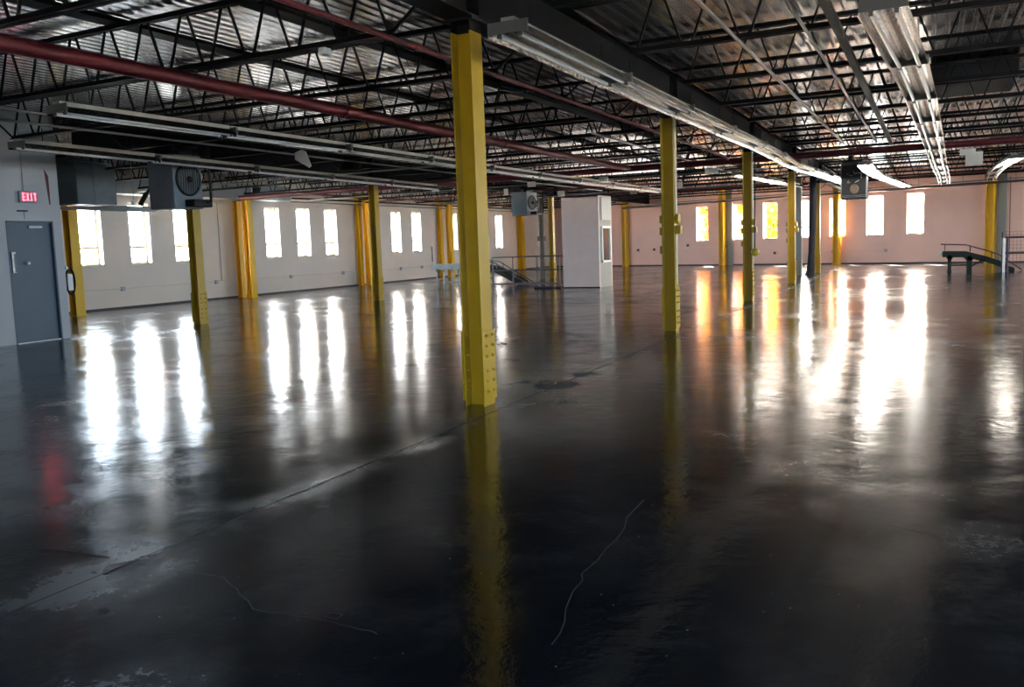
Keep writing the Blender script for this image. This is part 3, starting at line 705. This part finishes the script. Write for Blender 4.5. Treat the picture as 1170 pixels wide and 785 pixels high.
# ------------------------------------------------------------------ conveyors
def side_plate(path,h,y,t=.02,m=0):
    q=MB(); 
    for (a,b) in zip(path[:-1],path[1:]):
        q.add([(a[0],y-t,a[1]-h),(b[0],y-t,b[1]-h),(b[0],y-t,b[1]),(a[0],y-t,a[1]),(a[0],y+t,a[1]-h),(b[0],y+t,b[1]-h),(b[0],y+t,b[1]),(a[0],y+t,a[1])],
              [(0,1,2,3),(7,6,5,4),(3,2,6,7),(0,4,5,1),(0,3,7,4),(1,5,6,2)])
    return q
def conveyor(label,loc,path,w,legs,guide,m,mg,braces=()):
    e=empty('belt_conveyor',loc)
    for y in (0,w): side_plate(path,.19,y).build('side_frame',m,e)
    q=MB()
    for (a,b) in zip(path[:-1],path[1:]):
        q.add([(a[0],.02,a[1]-.03),(b[0],.02,b[1]-.03),(b[0],w-.02,b[1]-.03),(a[0],w-.02,a[1]-.03),(a[0],.02,a[1]-.06),(b[0],.02,b[1]-.06),(b[0],w-.02,b[1]-.06),(a[0],w-.02,a[1]-.06)],[(0,1,2,3),(7,6,5,4),(0,4,5,1),(3,2,6,7),(0,3,7,4),(1,5,6,2)])
    q.build('belt',M['belt'],e)
    MB().tube([(path[0][0],.0,path[0][1]-.07),(path[0][0],w,path[0][1]-.07)],.07,14).build('end_roller',M['convgrey'],e)
    for (lx,top,lw_) in legs:
        for y in (0,w):
            q=MB(); q.box(lx-lw_/2,lx+lw_/2,y-.03,y+.03,0,top-.10); q.prism([(lx-lw_*1.5,top-.13),(lx+lw_*1.5,top-.13),(lx+lw_/2,top-.28),(lx-lw_/2,top-.28)],'y',y-.03,y+.03); q.box(lx-.08,lx+.08,y-.05,y+.05,0,.012)
            q.build('leg',m,e)
        MB().box(lx-.02,lx+.02,0,w,.22,.26).build('cross_brace',m,e)
    for (a,b) in braces: MB().bar((a[0],0,a[1]),(b[0],0,b[1]),.04,.05).build('strut',m,e)
    if guide:
        for y in (0,w):
            q=MB(); q.tube([(p[0],y,p[1]) for p in guide],.018,8); 
            for p in guide[:-1]: q.bar((p[0]+.12,y,p[1]-.02),(p[0]+.12,y,p[1]-.22),.02,.02)
            q.build('guide_rail',mg,e)
    tag(e,label,'conveyor'); return e
conveyor('dark green belt conveyor sloping to the floor in front of the right yellow column',(0,31.1,0),[(.32,.68),(1.0,.66),(1.6,.48),(1.95,.34),(2.2,.16),(2.36,.10)],.45,
    [(.53,.68,.10),(1.10,.64,.14)],[(.27,.91),(1.0,.87),(1.62,.66),(1.95,.52),(2.58,.03)],M['conv'],M['raild'],[((.53,.22),(1.1,.22)),((1.1,.15),(1.55,.42))])
conveyor('grey roller conveyor on slim legs left of the nearest column',(0,26.6,0),[(-16.42,.78),(-15.5,.78),(-14.55,.76)],.5,[(-16.23,.78,.04),(-15.6,.78,.04),(-14.7,.78,.04)],None,M['convgrey'],M['convgrey'],[((-16.23,.12),(-14.7,.12))])
conveyor('dark belt conveyor descending behind the grey pipe railing',(0,26.45,0),[(-14.25,.72),(-13.75,.64),(-13.2,.36),(-12.72,.12)],.5,[(-14.1,.72,.05)],[(-14.25,.88),(-13.8,.80),(-13.1,.40),(-12.45,.03)],M['conv'],M['rail'])

# ------------------------------------------------------------------ small things
def sign_card(x,y,zc,w,h,label):
    e=empty('aisle_sign',(x,y,zc)); MB().bev(-w/2,w/2,-.006,.006,-h/2,h/2,.003).build('card',M['paper'],e)
    q=MB(); 
    for s in (-1,1): q.tube([(s*w*.4,0,h/2),(s*w*.4,0,3.6-zc+.3)],.003,5)
    q.build('string',M['dark'],e); tag(e,label,'hanging sign','blank hanging signs')
for (x,y,z,w,h,lab) in [(-9.67,20.9,3.0,.23,.14,'small white hanging card above the second unit heater'),(-12.34,24.7,3.1,.15,.20,'white card hanging left of the second unit heater'),
    (-11.55,27.4,3.10,.24,.20,'white card hanging above the left edge of the booth'),(-7.61,20.9,3.0,.24,.13,'white card hanging over the booth beside the red pipe'),
    (-9.18,28.15,3.05,.25,.15,'white card hanging just right of the booth'),(-6.98,26.0,3.04,.16,.20,'white card hanging right of the second near column'),
    (-4.85,21.0,3.02,.32,.13,'wide white card hanging between the second and third near columns'),(.67,20.9,3.03,.30,.13,'upper pale card hanging right of the centre lamp row'),
    (.82,21.6,2.93,.34,.30,'lower larger pale card hanging right of the centre lamp row'),(-12.5,20.6,3.05,.24,.20,'white card hanging left of the nearest column')]: sign_card(x,y,z,w,h,lab)
q=MB(); P_=[(-.20,0,.13),(-.04,0,.17),(.06,0,.13),(.17,0,-.14),(.12,0,-.17),(-.20,0,.0)]
P2=[(a,.06 if i in(1,2) else .0,b) for i,(a,_,b) in enumerate(P_)]
q.add([*P_,*[(a,b+.012,c) for a,b,c in P_]],[(0,5,4,3,2,1),(6,7,8,9,10,11),(0,1,7,6),(1,2,8,7),(2,3,9,8),(3,4,10,9),(4,5,11,10),(5,0,6,11)])
o=q.build('paper_flap',M['paper']); o.location=(-10.45,12.58,3.12); tag(o,'torn cream card dangling from the joists left of the nearest column','card')
simple('junction_box',MB().bev(-5.17,-5.09,6.52,6.62,3.235,3.298,.006),M['white'],'small white junction box under the nearest joist','box')
# wall conduits with outlet boxes
e=empty('wall_conduit'); MB().tube([(XL+.03,14.9,.56),(XL+.03,20.7,.57),(XL+.03,34,.57)],.014,6).build('conduit_run',M['wall'],e)
for y in (16.55,20.06,23.6,26.6,30.6,32.3): MB().bev(XL,XL+.06,y-.06,y+.06,.49,.61,.006).build('outlet_box',M['duct'],e)
MB().tube([(XL+.03,20.3,.57),(XL+.03,20.3,3.1)],.012,6).build('riser',M['duct'],e)
tag(e,'thin conduit with outlet boxes low along the left wall','conduit')
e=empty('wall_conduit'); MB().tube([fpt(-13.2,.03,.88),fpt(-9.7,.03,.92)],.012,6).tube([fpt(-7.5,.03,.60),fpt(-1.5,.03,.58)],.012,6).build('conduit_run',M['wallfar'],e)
for x_,z_ in ((-14.3,.86),(-13.3,.87),(-11.3,1.04),(-9.2,.95),(-6.7,.56),(-4.0,.58),(-1.78,.58)):
    p=fpt(x_,.0,z_); q=MB(); q.bev(-.06,.06,-.06,0,-.06,.06,.006); o=q.build('outlet_box',M['brown' if x_<-5 else 'duct'],e); o.location=p; o.rotation_euler=(0,0,angF)
tag(e,'thin conduit with small outlet boxes along the rose far wall','conduit')
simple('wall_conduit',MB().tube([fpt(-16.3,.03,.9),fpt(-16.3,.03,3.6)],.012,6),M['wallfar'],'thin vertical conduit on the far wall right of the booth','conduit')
simple('wall_conduit',MB().tube([fpt(2.75,.03,.2),fpt(2.75,.03,3.4)],.012,6),M['raild'],'thin dark vertical conduit on the far wall at the right edge','conduit')
q=MB(); q.bev(-.14,.14,-.12,0,-.11,.11,.01); o=q.build('alarm_box',M['dark']); o.location=fpt(-19.0,0.01,1.55); o.rotation_euler=(0,0,angF); tag(o,'small dark box on the wall above the grey railing','box')
simple('wall_crack_rod',MB().tube([(XL+.04,33.2,.75),(XL+.04,33.2,1.45)],.02,6),M['brown'],'short vertical rod on the left wall beside the thin far column','rod')

# ------------------------------------------------------------------ autumn trees outside the far wall
def tree(x,y,h,r,label,n=1500,seed=1):
    rnd=random.Random(seed); e=empty('autumn_tree',(x,y,-.12))
    q=MB(); q.tube([(0,0,0),(.05,.05,h*.35),(-.08,0,h*.6),(0,.1,h*.9)],[.16,.12,.08,.03],9)
    for k in range(9):
        a=rnd.uniform(0,2*PI); z=h*rnd.uniform(.25,.75); q.tube([(0,0,z),(math.cos(a)*r*.45,math.sin(a)*r*.45,z+r*.25),(math.cos(a)*r*.85,math.sin(a)*r*.85,z+r*.35)],[.05,.03,.012],6)
    q.build('trunk',M['bark'],e)
    q=MB()
    for k in range(n):
        u=Vector((rnd.gauss(0,1),rnd.gauss(0,1),rnd.gauss(0,1))).normalized()*(rnd.random()**.45); p=Vector((u.x*r,u.y*r,h*.55+u.z*h*.5))
        a=Vector((rnd.uniform(-1,1),rnd.uniform(-1,1),rnd.uniform(-1,1))).normalized(); b=a.cross(Vector((rnd.uniform(-1,1),rnd.uniform(-1,1),rnd.uniform(-1,1)))).normalized(); s=rnd.uniform(.09,.19)
        q.add([p-a*s,p+b*s*.6,p+a*s,p-b*s*.6],[(0,1,2,3)])
    q.build('foliage',M['leaf'],e)
    tag(e,label,'tree')
tree(-12.4,51.0,6.0,1.35,'golden autumn tree outside the leftmost far window',4200,1)
tree(-9.65,48.4,6.0,1.3,'orange autumn tree outside the second far window',4200,2)
tree(-7.7,46.6,3.6,1.0,'low golden tree outside the third far window',2600,3)

# ------------------------------------------------------------------ light
W=bpy.data.worlds.new('sky'); bpy.context.scene.world=W; W.use_nodes=True; nt=W.node_tree; bg=nt.nodes['Background']
tc=nt.nodes.new('ShaderNodeTexCoord'); dp=nt.nodes.new('ShaderNodeVectorMath'); dp.operation='DOT_PRODUCT'; cr=nt.nodes.new('ShaderNodeValToRGB')
sdir=Vector((.10,.90,.35)).normalized(); dp.inputs[1].default_value=sdir
nt.links.new(tc.outputs['Generated'],dp.inputs[0]); nt.links.new(dp.outputs['Value'],cr.inputs['Fac'])
cr.color_ramp.elements[0].color=(.62,.80,1,1); cr.color_ramp.elements[0].position=.45; cr.color_ramp.elements[1].color=(1.05,.86,.70,1); cr.color_ramp.elements[1].position=.92
nt.links.new(cr.outputs['Color'],bg.inputs['Color']); bg.inputs['Strength'].default_value=1.0
sd_=bpy.data.lights.new('sun','SUN'); sd_.energy=6.0; sd_.angle=.01; sd_.color=(1,.88,.72)
so=bpy.data.objects.new('sun',sd_); C.objects.link(so)
so.rotation_euler=Vector((.28,-.85,-.80)).to_track_quat('-Z','Y').to_euler()

# ------------------------------------------------------------------ camera (calibrated on the photograph)
f,cx,cy,pitch,roll,yaw=966.253,585,375.456,.0988,-.0359,-.4620
fw=Vector((math.sin(yaw)*math.cos(pitch),math.cos(yaw)*math.cos(pitch),-math.sin(pitch)))
r=Vector((math.cos(yaw),-math.sin(yaw),0)); u=r.cross(fw)
r2=r*math.cos(roll)+u*math.sin(roll); u2=-r*math.sin(roll)+u*math.cos(roll)
cd=bpy.data.cameras.new('camera'); cd.sensor_width=36; cd.sensor_fit='HORIZONTAL'; cd.lens=36*f/1170; cd.clip_end=400
cd.shift_x=0; cd.shift_y=-(392.5-cy)/1170
co=bpy.data.objects.new('camera',cd); C.objects.link(co)
co.matrix_world=Matrix(((r2.x,u2.x,-fw.x,0),(r2.y,u2.y,-fw.y,0),(r2.z,u2.z,-fw.z,1.4),(0,0,0,1)))
S=bpy.context.scene; S.camera=co
S.view_settings.view_transform='Standard'; S.view_settings.look='None'; S.view_settings.gamma=1; S.view_settings.use_curve_mapping=False
S.view_settings.exposure=6.15
S.cycles.use_denoising=True; S.cycles.max_bounces=10; S.cycles.diffuse_bounces=6; S.cycles.glossy_bounces=5; S.cycles.transparent_max_bounces=12
S.cycles.sample_clamp_indirect=20; S.cycles.caustics_reflective=True
